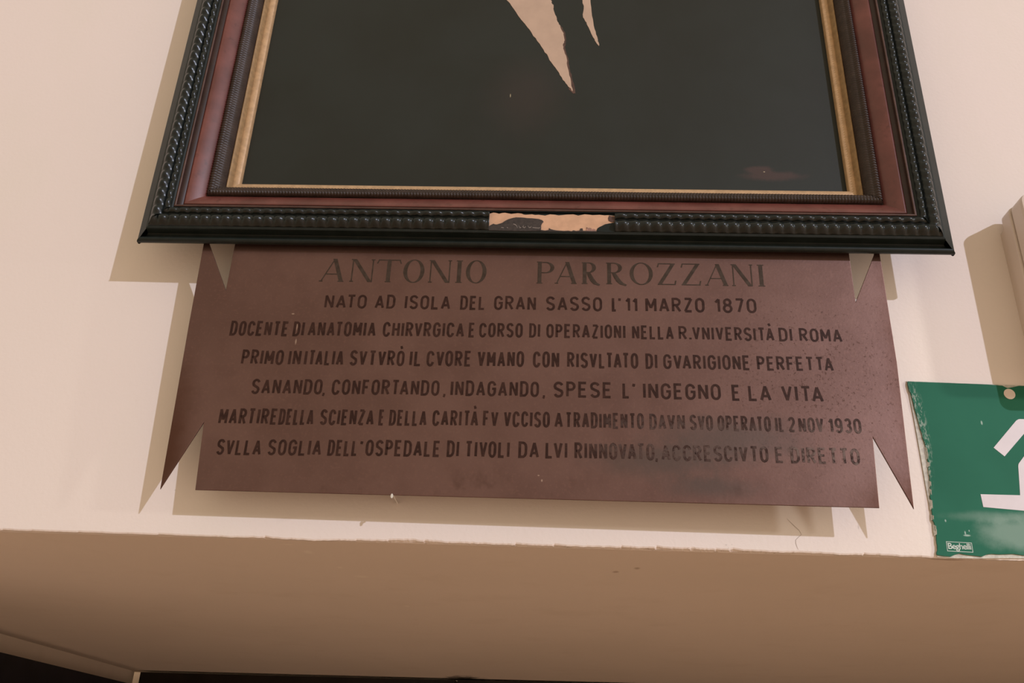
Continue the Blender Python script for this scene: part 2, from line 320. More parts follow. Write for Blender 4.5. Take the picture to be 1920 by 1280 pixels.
# ------------------------------------------------------------------ the framed portrait
WOFF = 0.0
X0, X1, Z0, Z1 = -0.4102, 0.3833, 0.4588, 1.4993
fr = thing('framed_portrait', 'large dark oil portrait in a black ripple-moulded frame hung above the copper plaque', 'picture', V((X0 + X1) / 2, 0.04, Z0))
def rail_strip(name, prof, mat, side, parent=fr, step=None, disp=None, clip=None, smooth=True, closed=False):
    """sweep a profile [(u, w), ...] along one side of the rectangle with mitred ends; u runs inward"""
    horiz = side in ('bottom', 'top')
    A, B = (X0, X1) if horiz else (Z0, Z1)
    a, b = clip or (A, B)
    if step: m = max(2, int((b - a) / step)); ts = [a + (b - a) * k / m for k in range(m + 1)]
    else: ts = [a, b]
    pr = prof + [prof[0]] if closed else prof
    pr = [(u, w + WOFF) for u, w in pr]; vs, fs = [], []; k = len(pr)
    for i, t in enumerate(ts):
        for u, w in pr:
            tt = min(max(t, A + u), B - u) if not clip else min(max(t, A + u), B - u)
            dw = disp(t, u) if disp else 0
            if side == 'bottom': p = V(tt, w + dw, Z0 + u)
            elif side == 'top': p = V(tt, w + dw, Z1 - u)
            elif side == 'left': p = V(X0 + u, w + dw, tt)
            else: p = V(X1 - u, w + dw, tt)
            vs.append(p)
        if i:
            for j in range(k - 1):
                q = (i - 1) * k + j; fs.append((q, q + 1, q + k + 1, q + k))
    fs += [tuple(range(k))[::-1], tuple(range(len(vs) - k, len(vs)))] if clip else []
    return mesh(name, vs, fs, mat, parent, smooth=smooth)
SIDES = ('bottom', 'left', 'right', 'top')
def arc(cx, cy, r, a0, a1, n, ry=None):
    ry = ry or r
    return [(cx + r * math.cos(math.radians(a0 + (a1 - a0) * i / n)), cy + ry * math.sin(math.radians(a0 + (a1 - a0) * i / n))) for i in range(n + 1)]
rail = [(0.0820, 0.0175), (0.0300, 0.0175), (0.0300, 0.0415), (0.0020, 0.0415)] + arc(0.0030, 0.0463, 0.0030, 235, 80, 8, 0.0037) + [(0.0042, 0.0494), (0.0062, 0.0497), (0.0082, 0.0508), (0.0096, 0.0525), (0.0104, 0.0548), (0.0106, 0.0560), (0.0128, 0.0570), (0.0130, 0.0560), (0.0322, 0.0580), (0.0326, 0.0565), (0.0395, 0.0520), (0.0577, 0.0415), (0.0730, 0.0330), (0.0768, 0.0270), (0.0820, 0.0250)]
rail_low = rail[:4] + arc(0.0030, 0.0463, 0.0030, 235, 60, 8, 0.0037) + [(0.0050, 0.0478), (0.0062, 0.0462), (0.0080, 0.0462), (0.0095, 0.0478), (0.0101, 0.0515), (0.0104, 0.0548)] + rail[rail.index((0.0106, 0.0560)):]
rail_side = rail[:3] + [(0.0006, 0.0418), (0.0, 0.0430), (0.0, 0.0464), (0.0010, 0.0482), (0.0104, 0.0549), (0.0106, 0.0560)] + rail[rail.index((0.0128, 0.0570)):]
for s in SIDES:
    o = rail_strip('frame_rail', rail_low if s == 'bottom' else rail_side, M['black'], s, smooth=False)
    if s == 'bottom': o['label'] = 'black bottom rail with a hollow and a rounded outer bead'
# flatten-shading on the rail but round bead: mark the bead faces smooth
P = 0.0105
def ripple_disp(t, u):
    if 0.0132 < u < 0.0256: return (abs(math.sin(math.pi * t / P)) ** 0.75 - 0.66) * 0.0036 * math.sin(math.pi * min(1, (u - 0.0125) / 0.0125))
    if 0.0256 <= u < 0.0322: return (abs(math.sin(math.pi * (t / P + 0.18))) ** 0.75 - 0.66) * 0.0026 * math.sin(math.pi * (u - 0.0250) / 0.0078)
    return 0
outer = [(0.0129, 0.0560), (0.0131, 0.0578)] + [(0.0134 + 0.0120 * k / 9, 0.0576 + 0.0012 * k / 9 + 0.0048 * math.sin(math.pi * (0.04 + 0.92 * k / 9))) for k in range(10)] + [(0.0256, 0.0583)] + \
    [(0.0259 + 0.0060 * k / 6, 0.0590 + 0.0030 * math.sin(math.pi * (0.08 + 0.84 * k / 6)) + 0.0008 * k / 6) for k in range(7)] + [(0.0324, 0.0592), (0.0325, 0.0575)]
GX0, GX1 = -0.0615, 0.0600
for s in SIDES:
    if s == 'bottom':
        a = rail_strip('ripple_moulding', outer, M['ripple'], s, step=P / 8, disp=ripple_disp, clip=(X0 + 0.0, GX0))
        c = rail_strip('ripple_moulding', outer, M['ripple'], s, step=P / 8, disp=ripple_disp, clip=(GX1, X1))
    else: rail_strip('ripple_moulding', outer, M['ripple'], s, step=P / 8, disp=ripple_disp)
# the length where the ripple moulding has broken away
PATCH = [(-0.0613, 0.0237), (-0.0571, 0.0254), (-0.0545, 0.0249), (-0.0516, 0.024), (-0.0490, 0.0249), (-0.0462, 0.0253), (-0.0430, 0.0247), (-0.04, 0.024), (-0.0338, 0.025), (-0.0300, 0.0246), (-0.0280, 0.0236), (-0.0259, 0.0233), (-0.0198, 0.0239), (-0.0170, 0.0232), (-0.0135, 0.0235), (-0.0073, 0.0227), (-0.0027, 0.0241), (0.0020, 0.0238), (0.0058, 0.0231), (0.0136, 0.0241), (0.0198, 0.0245), (0.0244, 0.0232), (0.0306, 0.0247), (0.0345, 0.0244), (0.0383, 0.0239), (0.0452, 0.0244), (0.0495, 0.0238), (0.053, 0.0241), (0.0594, 0.0233), (0.0594, 0.0063), (0.0421, 0.0062), (0.0344, 0.0059), (0.0183, 0.0058), (0.0114, 0.006), (0.0038, 0.0064), (-0.0055, 0.0063), (-0.0112, 0.0062), (-0.0362, 0.0062), (-0.0605, 0.0063), (-0.0613, 0.010)]
R1 = [(-0.0609, 0.0055), (-0.0608, 0.0099), (-0.0590, 0.0112), (-0.0566, 0.0127), (-0.0552, 0.0120), (-0.0534, 0.0119), (-0.0500, 0.0130), (-0.0481, 0.0138), (-0.0455, 0.0160), (-0.0428, 0.0175), (-0.0390, 0.0190), (-0.0352, 0.0199), (-0.0290, 0.0198), (-0.0243, 0.0192), (-0.0200, 0.0192), (-0.0134, 0.0185), (-0.0100, 0.0172), (-0.0087, 0.0158), (-0.0100, 0.0140), (-0.0109, 0.0117), (-0.0108, 0.0085), (-0.0112, 0.006), (-0.0254, 0.0051)]
R2 = [(0.0417, 0.0062), (0.0429, 0.0094), (0.0452, 0.0110), (0.0475, 0.0122), (0.0500, 0.0138), (0.0529, 0.0145), (0.0560, 0.0152), (0.0593, 0.016), (0.0593, 0.0055), (0.0497, 0.0055)]
R3 = [(-0.0110, 0.0054), (-0.0110, 0.0068), (-0.0070, 0.0062), (-0.0035, 0.0068), (-0.0032, 0.0089), (-0.0016, 0.0077), (0.0010, 0.0070), (0.0038, 0.0065), (0.0114, 0.006), (0.0150, 0.0064), (0.0183, 0.0058), (0.0199, 0.0069), (0.0225, 0.0062), (0.0260, 0.0068), (0.0264, 0.0088), (0.0287, 0.0091), (0.0291, 0.0065), (0.0418, 0.0064), (0.0418, 0.0054)]
R4 = [(0.0321, 0.0060), (0.0325, 0.0106), (0.0340, 0.0095), (0.036, 0.0098), (0.0378, 0.0084), (0.0390, 0.0088), (0.0406, 0.0084), (0.0421, 0.0060)]
def seat(u): return WOFF + 0.0562 + (u - 0.0130) * (0.0580 - 0.0560) / 0.0192
def remap(p):                                  # outlines were measured on a slightly nearer plane
    x, u = p; return (x * 1.0115, 0.0130 + (u - 0.0060) * 0.985)
def flake(name, pts, lift, th, mat, label=None, wob=0.0):
    pts = [remap(p) for p in pts]
    k = len(pts); vs = [V(x, seat(u) + lift + th + random.uniform(-wob, wob), Z0 + u) for x, u in pts] + [V(x, seat(u) + lift, Z0 + u) for x, u in pts]
    o = mesh(name, vs, [tuple(range(k))] + [(i, (i + 1) % k, (i + 1) % k + k, i + k) for i in range(k)], mat, fr)
    if label: o['label'] = label
    return o
flake('bare_patch', PATCH, 0.0001, 0.0003, M['bare'], 'pale bare ground where the ripple moulding has broken off')
flake('glue_scrap', R1, 0.0004, 0.0008, M['scrap'], 'dark crust left on the broken patch', 0.0001)
flake('glue_scrap', R2, 0.0004, 0.0006, M['black'])
flake('glue_scrap', R3, 0.0004, 0.0006, M['scrap'])
flake('glue_scrap', R4, 0.0004, 0.0005, M['pink'], 'small torn scrap of pinkish ground')
flake('glue_scrap', [(0.0540, 0.0235), (0.0530, 0.0205), (0.0535, 0.0180), (0.0560, 0.0165), (0.0594, 0.0165), (0.0594, 0.0222)], 0.0004, 0.0004, M['fillet'])
sq = simple('pale_scratch', (0.26, 0.22, 0.19), 0.5, 0.5)
for pts in ([(-0.0375, 0.0125), (-0.0355, 0.0118), (-0.0340, 0.0100), (-0.0335, 0.0080)], [(-0.0490, 0.0085), (-0.0465, 0.0083)], [(-0.0435, 0.0088), (-0.0425, 0.0080)], [(-0.0320, 0.0105), (-0.0312, 0.0085), (-0.0300, 0.0088)], [(-0.0275, 0.0110), (-0.0285, 0.0095), (-0.0268, 0.0086), (-0.0255, 0.0098)], [(-0.0235, 0.0110), (-0.0225, 0.0088), (-0.0205, 0.0092), (-0.0200, 0.0108)], [(-0.0190, 0.0090), (-0.0160, 0.0086), (-0.0130, 0.0084), (-0.0118, 0.0090)]):
    vs, fs = [], []
    for i, (x, u) in enumerate([remap(p) for p in pts]):
        vs += [V(x, seat(u) + 0.0014, Z0 + u + 0.00035), V(x, seat(u) + 0.0014, Z0 + u - 0.00035)]
        if i: fs.append((2 * i - 2, 2 * i - 1, 2 * i + 1, 2 * i))
    if len(pts) > 3 or True: mesh('scratch', vs, fs, sq, fr)
# inner members
cove = [(0.0324, 0.0596), (0.0330, 0.0588), (0.0336, 0.0582), (0.0346, 0.0580)]
fil = [(0.0345, 0.0576), (0.0347, 0.0587), (0.0356, 0.0590), (0.0365, 0.0586), (0.0367, 0.0572)]
cove2 = [(0.0365, 0.0582), (0.0372, 0.0562), (0.0388, 0.0542), (0.0412, 0.0526)]
ven = [(0.0408, 0.0522), (0.0410, 0.0531), (0.0428, 0.0528), (0.0455, 0.0516), (0.0490, 0.0496), (0.0530, 0.0468), (0.0568, 0.0437), (0.0577, 0.0422)]
finep = [(0.0586, 0.0415), (0.0588, 0.0440), (0.0597, 0.0460), (0.0614, 0.0468), (0.0632, 0.0461), (0.0648, 0.0445), (0.0656, 0.0441), (0.0674, 0.0436), (0.0692, 0.0420), (0.0710, 0.0395), (0.0724, 0.0365), (0.0730, 0.0345)]
gilt = [(0.0727, 0.0340), (0.0731, 0.0360), (0.0740, 0.0354), (0.0756, 0.0326), (0.0769, 0.0301)]
gilt2 = [(0.0768, 0.0299), (0.0774, 0.0302), (0.0800, 0.0297), (0.0828, 0.0286), (0.0835, 0.0277), (0.0836, 0.0224)]
FP = 0.0031
def fine_disp(t, u):
    if 0.0589 < u < 0.0650: return (math.cos(2 * math.pi * t / FP)) * 0.00115
    if 0.0658 < u < 0.0705: return (math.cos(2 * math.pi * t / FP + math.pi)) * 0.00090
    return 0
for s in SIDES:
    rail_strip('cove_moulding', cove, M['black'], s)
    rail_strip('cove_moulding', cove2, M['cove'], s)
    rail_strip('fillet_bead', fil, M['fillet'], s)
    rail_strip('veneer_panel', ven, M['veneer'], s)
    rail_strip('inner_ripple_moulding', finep, M['brown'], s, step=FP / 4, disp=fine_disp)
    o = rail_strip('gilt_slip', gilt, M['gilt_dark'], s)
    rail_strip('gilt_slip', gilt2, M['gilt'], s)
cx0, cx1, cz0, cz1 = X0 + 0.078, X1 - 0.078, Z0 + 0.078, Z1 - 0.078
cv = slab('canvas', [(cx0, cz0), (cx1, cz0), (cx1, cz1), (cx0, cz1)], 0.0195, 0.0225, M['canvas'], fr)
cv['label'] = 'dark oil-painted canvas showing the lower part of a black suit'
def wobble(pts, amp, sub=4):
    o = []
    for (a, b), (c, d) in zip(pts, pts[1:] + pts[:1]):
        for k in range(sub):
            t = k / sub; o.append((a + (c - a) * t + random.uniform(-amp, amp), b + (d - b) * t + random.uniform(-amp, amp)))
    return o
SH1 = [(-0.062, 0.985), (-0.082, 0.955), (-0.078, 0.900), (-0.0720, 0.842), (-0.0567, 0.794), (-0.0463, 0.7761), (-0.0323, 0.7522), (-0.023, 0.7365), (-0.0137, 0.7202), (-0.0064, 0.7057), (0.002, 0.6907), (0.0085, 0.6773), (0.0144, 0.6685), (0.019, 0.6612), (0.0166, 0.6759), (0.0136, 0.6923), (0.0117, 0.7089), (0.0086, 0.7212), (0.0077, 0.7273), (0.0091, 0.7336), (0.0078, 0.7445), (0.004, 0.7555), (0.0009, 0.7635), (-0.0022, 0.7739), (-0.0042, 0.7861), (-0.0068, 0.7942), (-0.018, 0.850), (-0.010, 0.905), (0.004, 0.930)]
SH2 = [(0.012, 0.930), (0.024, 0.905), (0.027, 0.850), (0.029, 0.7944), (0.0302, 0.7846), (0.0297, 0.7677), (0.0333, 0.7605), (0.0368, 0.7502), (0.041, 0.7385), (0.0456, 0.7284), (0.0478, 0.7257), (0.0461, 0.7346), (0.0430, 0.7503), (0.0400, 0.7701), (0.0377, 0.7944), (0.044, 0.850), (0.066, 0.905), (0.078, 0.955), (0.062, 0.985)]
ED1 = [(0.0040, 0.757), (0.0094, 0.7460), (0.0112, 0.7350), (0.0098, 0.7250), (0.0135, 0.7080), (0.0156, 0.6930), (0.0190, 0.6760), (0.0222, 0.6590), (0.0190, 0.6585), (0.0140, 0.6660), (0.0160, 0.6700), (0.0100, 0.7000), (0.0060, 0.7400)]
# canvas sits a little further back than the plane the outlines were drawn on
def onc(p): return [(x * 1.0177, z * 1.0177) for x, z in p]
slab('painted_shirt', onc(wobble(ED1, 0.0005)), 0.0223, 0.02265, M['shirt_edge'], fr)['label'] = 'brown brushed edge beside the shirt front'
slab('painted_shirt', onc(wobble(SH1, 0.0006)), 0.0223, 0.02285, M['shirt'], fr)['label'] = 'cream painted wedge of shirt front'
slab('painted_shirt', onc(wobble(SH2, 0.0005)), 0.0223, 0.02285, M['shirt'], fr)
def oval(cx, cz, rx, rz, n=28, a0=0, a1=360): return [(cx + rx * math.cos(math.radians(a0 + (a1 - a0) * i / n)), cz + rz * math.sin(math.radians(a0 + (a1 - a0) * i / n))) for i in range(n + (a1 - a0 != 360))]
slab('painted_hair', oval(0.002, 1.150, 0.098, 0.128), 0.0223, 0.0226, M['shirt_edge'], fr)
slab('painted_head', [(-0.056, 0.985), (0.006, 0.935), (0.058, 0.985)] + oval(0.002, 1.120, 0.083, 0.122, 28, -38, 218), 0.0223, 0.0228, M['skin'], fr)
for sx in (-0.034, 0.036):
    slab('painted_eye', oval(sx, 1.135, 0.011, 0.0045, 12), 0.0226, 0.0230, M['scrap'], fr)
    slab('painted_brow', [(sx - 0.018, 1.149), (sx, 1.155), (sx + 0.018, 1.149), (sx, 1.160)], 0.0226, 0.0230, M['scrap'], fr)
slab('painted_nose', [(0.006, 1.130), (0.016, 1.090), (0.001, 1.086), (0.004, 1.100)], 0.0226, 0.0230, M['shirt_edge'], fr)
slab('painted_moustache', [(-0.032, 1.060), (-0.012, 1.076), (0.002, 1.072), (0.016, 1.076), (0.036, 1.060), (0.002, 1.064)], 0.0226, 0.0230, M['shirt_edge'], fr)
slab('backing_board', [(X0 + 0.032, Z0 + 0.032), (X1 - 0.032, Z0 + 0.032), (X1 - 0.02, Z1 - 0.02), (X0 + 0.02, Z1 - 0.02)], 0.0140, 0.0174, M['brown'], fr) 
for x in (-0.30, 0.27): box('hanging_bracket', x - 0.015, x + 0.015, 0.0, 0.0140, Z1 - 0.16, Z1 - 0.12, M['steel'], fr)
# ------------------------------------------------------------------ the plaque
pw = 0.033
PK = (0.8 - 0.033) / (0.8 - 0.038)      # plaque outline measured for another stand-off
pl = thing('memorial_plaque', 'brown copper plaque with pointed notched ends and inscription in dark capitals, below the portrait', 'plaque', V(-0.014, 0.0, 0.2125))
outline = [(-0.3394, 0.2120), (-0.3447, 0.3721), (-0.3469, 0.4635), (-0.3466, 0.4770), (-0.3436, 0.4745), (-0.3418, 0.4644), (-0.3155, 0.4112), (-0.3153, 0.4641), (-0.3150, 0.4800), (0.2868, 0.4800), (0.2868, 0.4618), (0.2866, 0.4099), (0.3105, 0.4616), (0.3140, 0.4740), (0.3160, 0.4750), (0.3161, 0.4613), (0.3159, 0.3478), (0.3105, 0.2122), (0.2846, 0.2758), (0.2817, 0.2124), (-0.3082, 0.2122), (-0.3121, 0.2751)]
sh = slab('sheet', [(x * PK, z * PK) for x, z in outline], pw - 0.0014, pw, M['plaque'], pl, bevel=0.00035)
for x, z in ((-0.27, 0.45), (0.24, 0.45), (-0.27, 0.30), (0.24, 0.30)):
    vs = [(x + 0.006 * math.cos(a * math.pi / 6), -w, z + EYE + 0.006 * math.sin(a * math.pi / 6)) for w in (0.0, pw - 0.0014) for a in range(12)]
    mesh('spacer', vs, [(i, (i + 1) % 12, (i + 1) % 12 + 12, i + 12) for i in range(12)] + [tuple(range(12)), tuple(range(12, 24))], M['steel'], pl, smooth=False)
# stroke alphabet: skeletons in a unit cell
def ar(cx, cy, rx, ry, a0, a1, n=8): return [(cx + rx * math.cos(math.radians(a0 + (a1 - a0) * i / n)), cy + ry * math.sin(math.radians(a0 + (a1 - a0) * i / n))) for i in range(n + 1)]
OO = ar(.5, .70, .5, .30, 0, 180) + ar(.5, .30, .5, .30, 180, 360) + [(1, .70)]
G = {
 'A': (.56, [[(0, 0), (.5, 1), (1, 0)], [(.19, .28), (.81, .28)]]), 'C': (.50, [ar(.5, .70, .5, .30, 10, 180) + ar(.5, .30, .5, .30, 180, 350)]),
 'D': (.50, [[(0, 0), (0, 1), (.45, 1)] + ar(.45, .68, .55, .32, 75, 0) + ar(.45, .32, .55, .32, 0, -75) + [(.45, 0), (0, 0)]]),
 'E': (.44, [[(1, 1), (0, 1), (0, 0), (1, 0)], [(0, .52), (.85, .52)]]), 'F': (.42, [[(1, 1), (0, 1), (0, 0)], [(0, .52), (.85, .52)]]),
 'G': (.52, [ar(.5, .70, .5, .30, 10, 180) + ar(.5, .30, .5, .30, 180, 355) + [(1, .5), (.55, .5)]]), 'H': (.50, [[(0, 0), (0, 1)], [(1, 0), (1, 1)], [(0, .5), (1, .5)]]),
 'I': (.0, [[(.5, 0), (.5, 1)]]), 'L': (.42, [[(0, 1), (0, 0), (1, 0)]]), 'M': (.62, [[(0, 0), (0, 1), (.5, .25), (1, 1), (1, 0)]]), 'N': (.50, [[(0, 0), (0, 1), (1, 0), (1, 1)]]),
 'O': (.50, [OO]), 'P': (.46, [[(0, 0), (0, 1), (.45, 1)] + ar(.45, .74, .55, .26, 75, -75) + [(.45, .48), (0, .48)]]),
 'R': (.50, [[(0, 0), (0, 1), (.45, 1)] + ar(.45, .75, .52, .25, 75, -75) + [(.45, .5), (0, .5)], [(.42, .5), (1, 0)]]),
 'S': (.50, [ar(.5, .75, .5, .25, 20, 180, 8)[:-1] + [(0, .74), (.10, .60), (.90, .40), (1, .28)] + ar(.5, .25, .5, .25, 0, -160, 8)]),
 'T': (.50, [[(0, 1), (1, 1)], [(.5, 1), (.5, 0)]]), 'V': (.52, [[(0, 1), (.5, 0), (1, 1)]]), 'Z': (.46, [[(0, 1), (1, 1), (0, 0), (1, 0)]]),
 '0': (.50, [OO]), '1': (.22, [[(0, .74), (1, 1), (1, 0)]]), '2': (.46, [ar(.5, .72, .5, .28, 165, -20) + [(0, 0), (1, 0)]]),
 '3': (.46, [ar(.5, .76, .48, .24, 155, -75) + [(.35, .52)], [(.35, .52)] + ar(.5, .26, .5, .26, 75, -155)]), '7': (.46, [[(0, 1), (1, 1), (.35, 0)]]),
 '8': (.50, [ar(.5, .77, .42, .23, 0, 360, 16), ar(.5, .27, .5, .27, 0, 360, 16)]), '9': (.50, [ar(.5, .70, .5, .30, 0, 360, 16), [(1, .70), (1, .40)] + ar(.5, .28, .5, .28, 0, -150)]),
 "'": (.10, [[(.7, 1.0), (.2, .80)]]), ',': (.06, [[(.6, .10), (.2, -.14)]]), '.': (.0, [[(.5, -.02), (.5, .12)]])}
LIFT = [0]
def stroke(pts, t, vs, fs, y):
    for i in range(1, len(pts) - 1):
        a = (pts[i][0] - pts[i - 1][0], pts[i][1] - pts[i - 1][1]); b = (pts[i + 1][0] - pts[i][0], pts[i + 1][1] - pts[i][1])
        la, lb = math.hypot(*a), math.hypot(*b)
        if la > t * .8 and lb > t * .8 and (a[0] * b[0] + a[1] * b[1]) / (la * lb) < -0.1:
            stroke(pts[:i + 1], t, vs, fs, y); stroke(pts[i:], t, vs, fs, y); return
    LIFT[0] = (LIFT[0] + 1) % 6; y = y + LIFT[0] * 0.000012
    cyc = len(pts) > 4 and math.hypot(pts[0][0] - pts[-1][0], pts[0][1] - pts[-1][1]) < 1e-6
    if cyc: pts = pts[:-1]
    q = [pts[0]]
    for p in pts[1:]:
        if math.hypot(p[0] - q[-1][0], p[1] - q[-1][1]) > 1e-6: q.append(p)
    pts = q; b = len(vs); k = len(pts)
    for i, (x, z) in enumerate(pts):
        d1 = (pts[i][0] - pts[i - 1][0], pts[i][1] - pts[i - 1][1]) if i or cyc else None
        d2 = (pts[(i + 1) % k][0] - pts[i][0], pts[(i + 1) % k][1] - pts[i][1]) if i < k - 1 or cyc else None
        def nn(d): L = math.hypot(*d) or 1e-9; return (-d[1] / L, d[0] / L)
        n1 = nn(d1) if d1 else nn(d2); n2 = nn(d2) if d2 else nn(d1)
        mx, mz = n1[0] + n2[0], n1[1] + n2[1]; L = math.hypot(mx, mz) or 1e-9; mx /= L; mz /= L
        c = max(mx * n1[0] + mz * n1[1], 0.42); h = t / 2 / c * random.uniform(0.93, 1.07)
        vs += [V(x + mx * h, y, z + mz * h), V(x - mx * h, y, z - mz * h)]
        if i: fs.append((b + 2 * i - 2, b + 2 * i - 1, b + 2 * i + 1, b + 2 * i))
    if cyc: fs.append((b + 2 * k - 2, b + 2 * k - 1, b + 1, b))
def word(s, x0, x1, z0, z1, H, vs, fs, y, tk=0.148):
    t = tk * H; acc = []
    chars = []
    for ch in s:
        if ch == '`': acc.append((len(chars), 'A')); chars.append('A')
        elif ch == '^': acc.append((len(chars), 'O')); chars.append('O')
        else: chars.append(ch)
    kern = {'LV': .14, 'VA': .12, 'TA': .14, 'AT': .14, 'AV': .12, 'LT': .15, 'FA': .08, 'TT': .03, 'OA': .04, 'TO': .05, 'RT': .04, 'TV': .02, 'LA': .02, 'AN': .0, 'RV': .06, 'VR': .02, 'OV': .05, 'VO': .05, 'SV': .03}
    gap = 0.185 * H; nat = sum(G[c][0] * H for c in chars); ng = sum(1 - kern.get(p + q_, 0) / .185 for p, q_ in zip(chars, chars[1:]))
    tot = (x1 - x0) - t * len(chars)
    s_ = tot / max(nat + gap * ng, 1e-6) if ng or nat else 1.0
    if s_ < 0.1: s_ = 0.1
    x = x0
    for i, c in enumerate(chars):
        wd = G[c][0] * H * s_; zb = z0 + (z1 - z0) * ((x - x0) / max(x1 - x0, 1e-6))
        jit = random.uniform(-.012, .012) * H
        for pl_ in G[c][1]:
            stroke([(x + t / 2 + (px * wd if G[c][0] else 0), zb + jit + t / 2 + pz * (H - t)) for px, pz in pl_], t, vs, fs, y)
        for k, _ in acc:
            if k == i: stroke([(x + t / 2 + wd * .42, zb + H * 1.30), (x + t / 2 + wd * .60, zb + H * 1.12)], t * 0.9, vs, fs, y)
        x += wd + t + gap * s_ * (1 - (kern.get(c + chars[i + 1], 0) / .185 if i + 1 < len(chars) else 0))
# the first line is a serif capital alphabet with thick and thin strokes
def serif(c, x0, x1, zb, H, vs, fs, y):
    w = x1 - x0; T = 0.155 * H; t = 0.040 * H; sf = 0.07 * H
    yy = [y]
    def up():
        yy[0] += 0.00001; return yy[0]
    P_ = lambda X, Z: (x0 + X * w, zb + Z * H)
    def st(a, b, wd):   # a stroke of horizontal width wd
        y = up(); k = len(vs); (ax, az), (bx_, bz) = P_(*a), P_(*b)
        vs.extend([V(ax - wd / 2, y, az), V(ax + wd / 2, y, az), V(bx_ + wd / 2, y, bz), V(bx_ - wd / 2, y, bz)]); fs.append((k, k + 1, k + 2, k + 3))
    def bar(xa, xb, z, th=None):
        th = th or t; y = up(); k = len(vs); a, b = P_(xa, z), P_(xb, z)
        vs.extend([V(a[0], y, a[1] - th / 2), V(b[0], y, b[1] - th / 2), V(b[0], y, b[1] + th / 2), V(a[0], y, a[1] + th / 2)]); fs.append((k, k + 1, k + 2, k + 3))
    def foot(X, z, half): bar(X - half / w, X + half / w, z + (0.02 if z < .5 else -0.02))
    Tw = T / w; tw = t / w
    if c == 'I': st((.5, 0), (.5, 1), T); foot(.5, 0, w * .5); foot(.5, 1, w * .5)
    elif c == 'A':
        st((.07, 0), (.50 + tw / 2, 1), t * 1.15); st((.52, 1), (.92 - Tw / 2, 0), T * 1.02); bar(.20, .70, .33); foot(.07, 0, sf); foot(.90 - Tw / 2, 0, T * .72)
    elif c == 'N':
        st((.08, 0), (.08, 1), t * 1.2); st((.92, 0), (.92, 1), t * 1.2); st((.09 + Tw / 4, 1), (.93 - Tw / 2, 0), T * 1.05); foot(.08, 0, sf); foot(.92, 1, sf); foot(.06, 1, sf * .8)
    elif c == 'T':
        st((.5, 0), (.5, 1), T); bar(0.03, .97, .975, t * 1.1); foot(.5, 0, T * .72)
        st((0.0, .82), (.07, .99), t * 1.3); st((1.0, .82), (.93, .99), t * 1.3)
    elif c == 'O':
        k = len(vs); n_ = 36
        for i in range(n_):
            a = 2 * math.pi * i / n_
            vs.append(V(x0 + w * (.5 + .5 * math.cos(a)), y, zb + H * (.5 + .52 * math.sin(a))))
            vs.append(V(x0 + w * .5 + (w / 2 - T * 1.0) * math.cos(a), y, zb + H * .5 + (H * .52 - t) * math.sin(a)))
        for i in range(n_): j = (i + 1) % n_; fs.append((k + 2 * i, k + 2 * j, k + 2 * j + 1, k + 2 * i + 1))
    elif c in 'PR':
        X = .05 + Tw / 2
        st((X, 0), (X, 1), T); foot(X, 0, T * .75); bar(0, X, .98)
        r = 1.0 if c == 'P' else .80; zc = .73 if c == 'P' else .755; ry = .25 if c == 'P' else .235
        bar(X, .5 * r, zc + ry - .012); bar(X, .5 * r, zc - ry + .012)
        y = up(); k = len(vs); n_ = 16; cx = .5 * r
        for i in range(n_ + 1):
            a = math.radians(90 - 180 * i / n_)
            vs.append(V(x0 + w * (cx + (r - cx) * math.cos(a)), y, zb + H * (zc + ry * math.sin(a) + .007 * math.sin(a))))
            vs.append(V(x0 + w * cx + max(w * (r - cx) - T * 1.0, w * .02) * math.cos(a), y, zb + H * (zc + (ry - .035) * math.sin(a))))
        for i in range(n_): fs.append((k + 2 * i, k + 2 * i + 2, k + 2 * i + 3, k + 2 * i + 1))
        if c == 'R':
            y = up()
            pts = [(.36, .52, T * .8), (.46, .36, T * 1.0), (.60, .16, T * 1.1), (.76, .02, T * .95), (1.0, -.055, T * .3)]
            k = len(vs)
            for X_, Z_, wd in pts: vs.extend([V(x0 + X_ * w - wd * .5, y, zb + (Z_ - .02) * H), V(x0 + X_ * w + wd * .5, y, zb + (Z_ + .04) * H)])
            for i in range(len(pts) - 1): fs.append((k + 2 * i, k + 2 * i + 1, k + 2 * i + 3, k + 2 * i + 2))
    elif c == 'Z':
        bar(.06, .98, .98, t * 1.1); bar(.02, .98, .02, t * 1.1); st((Tw * .55, .01), (1 - Tw * .6, .99), T * 1.05)
        st((.03, .82), (.09, .99), t * 1.4); st((.99, .20), (.94, .01), t * 1.4)
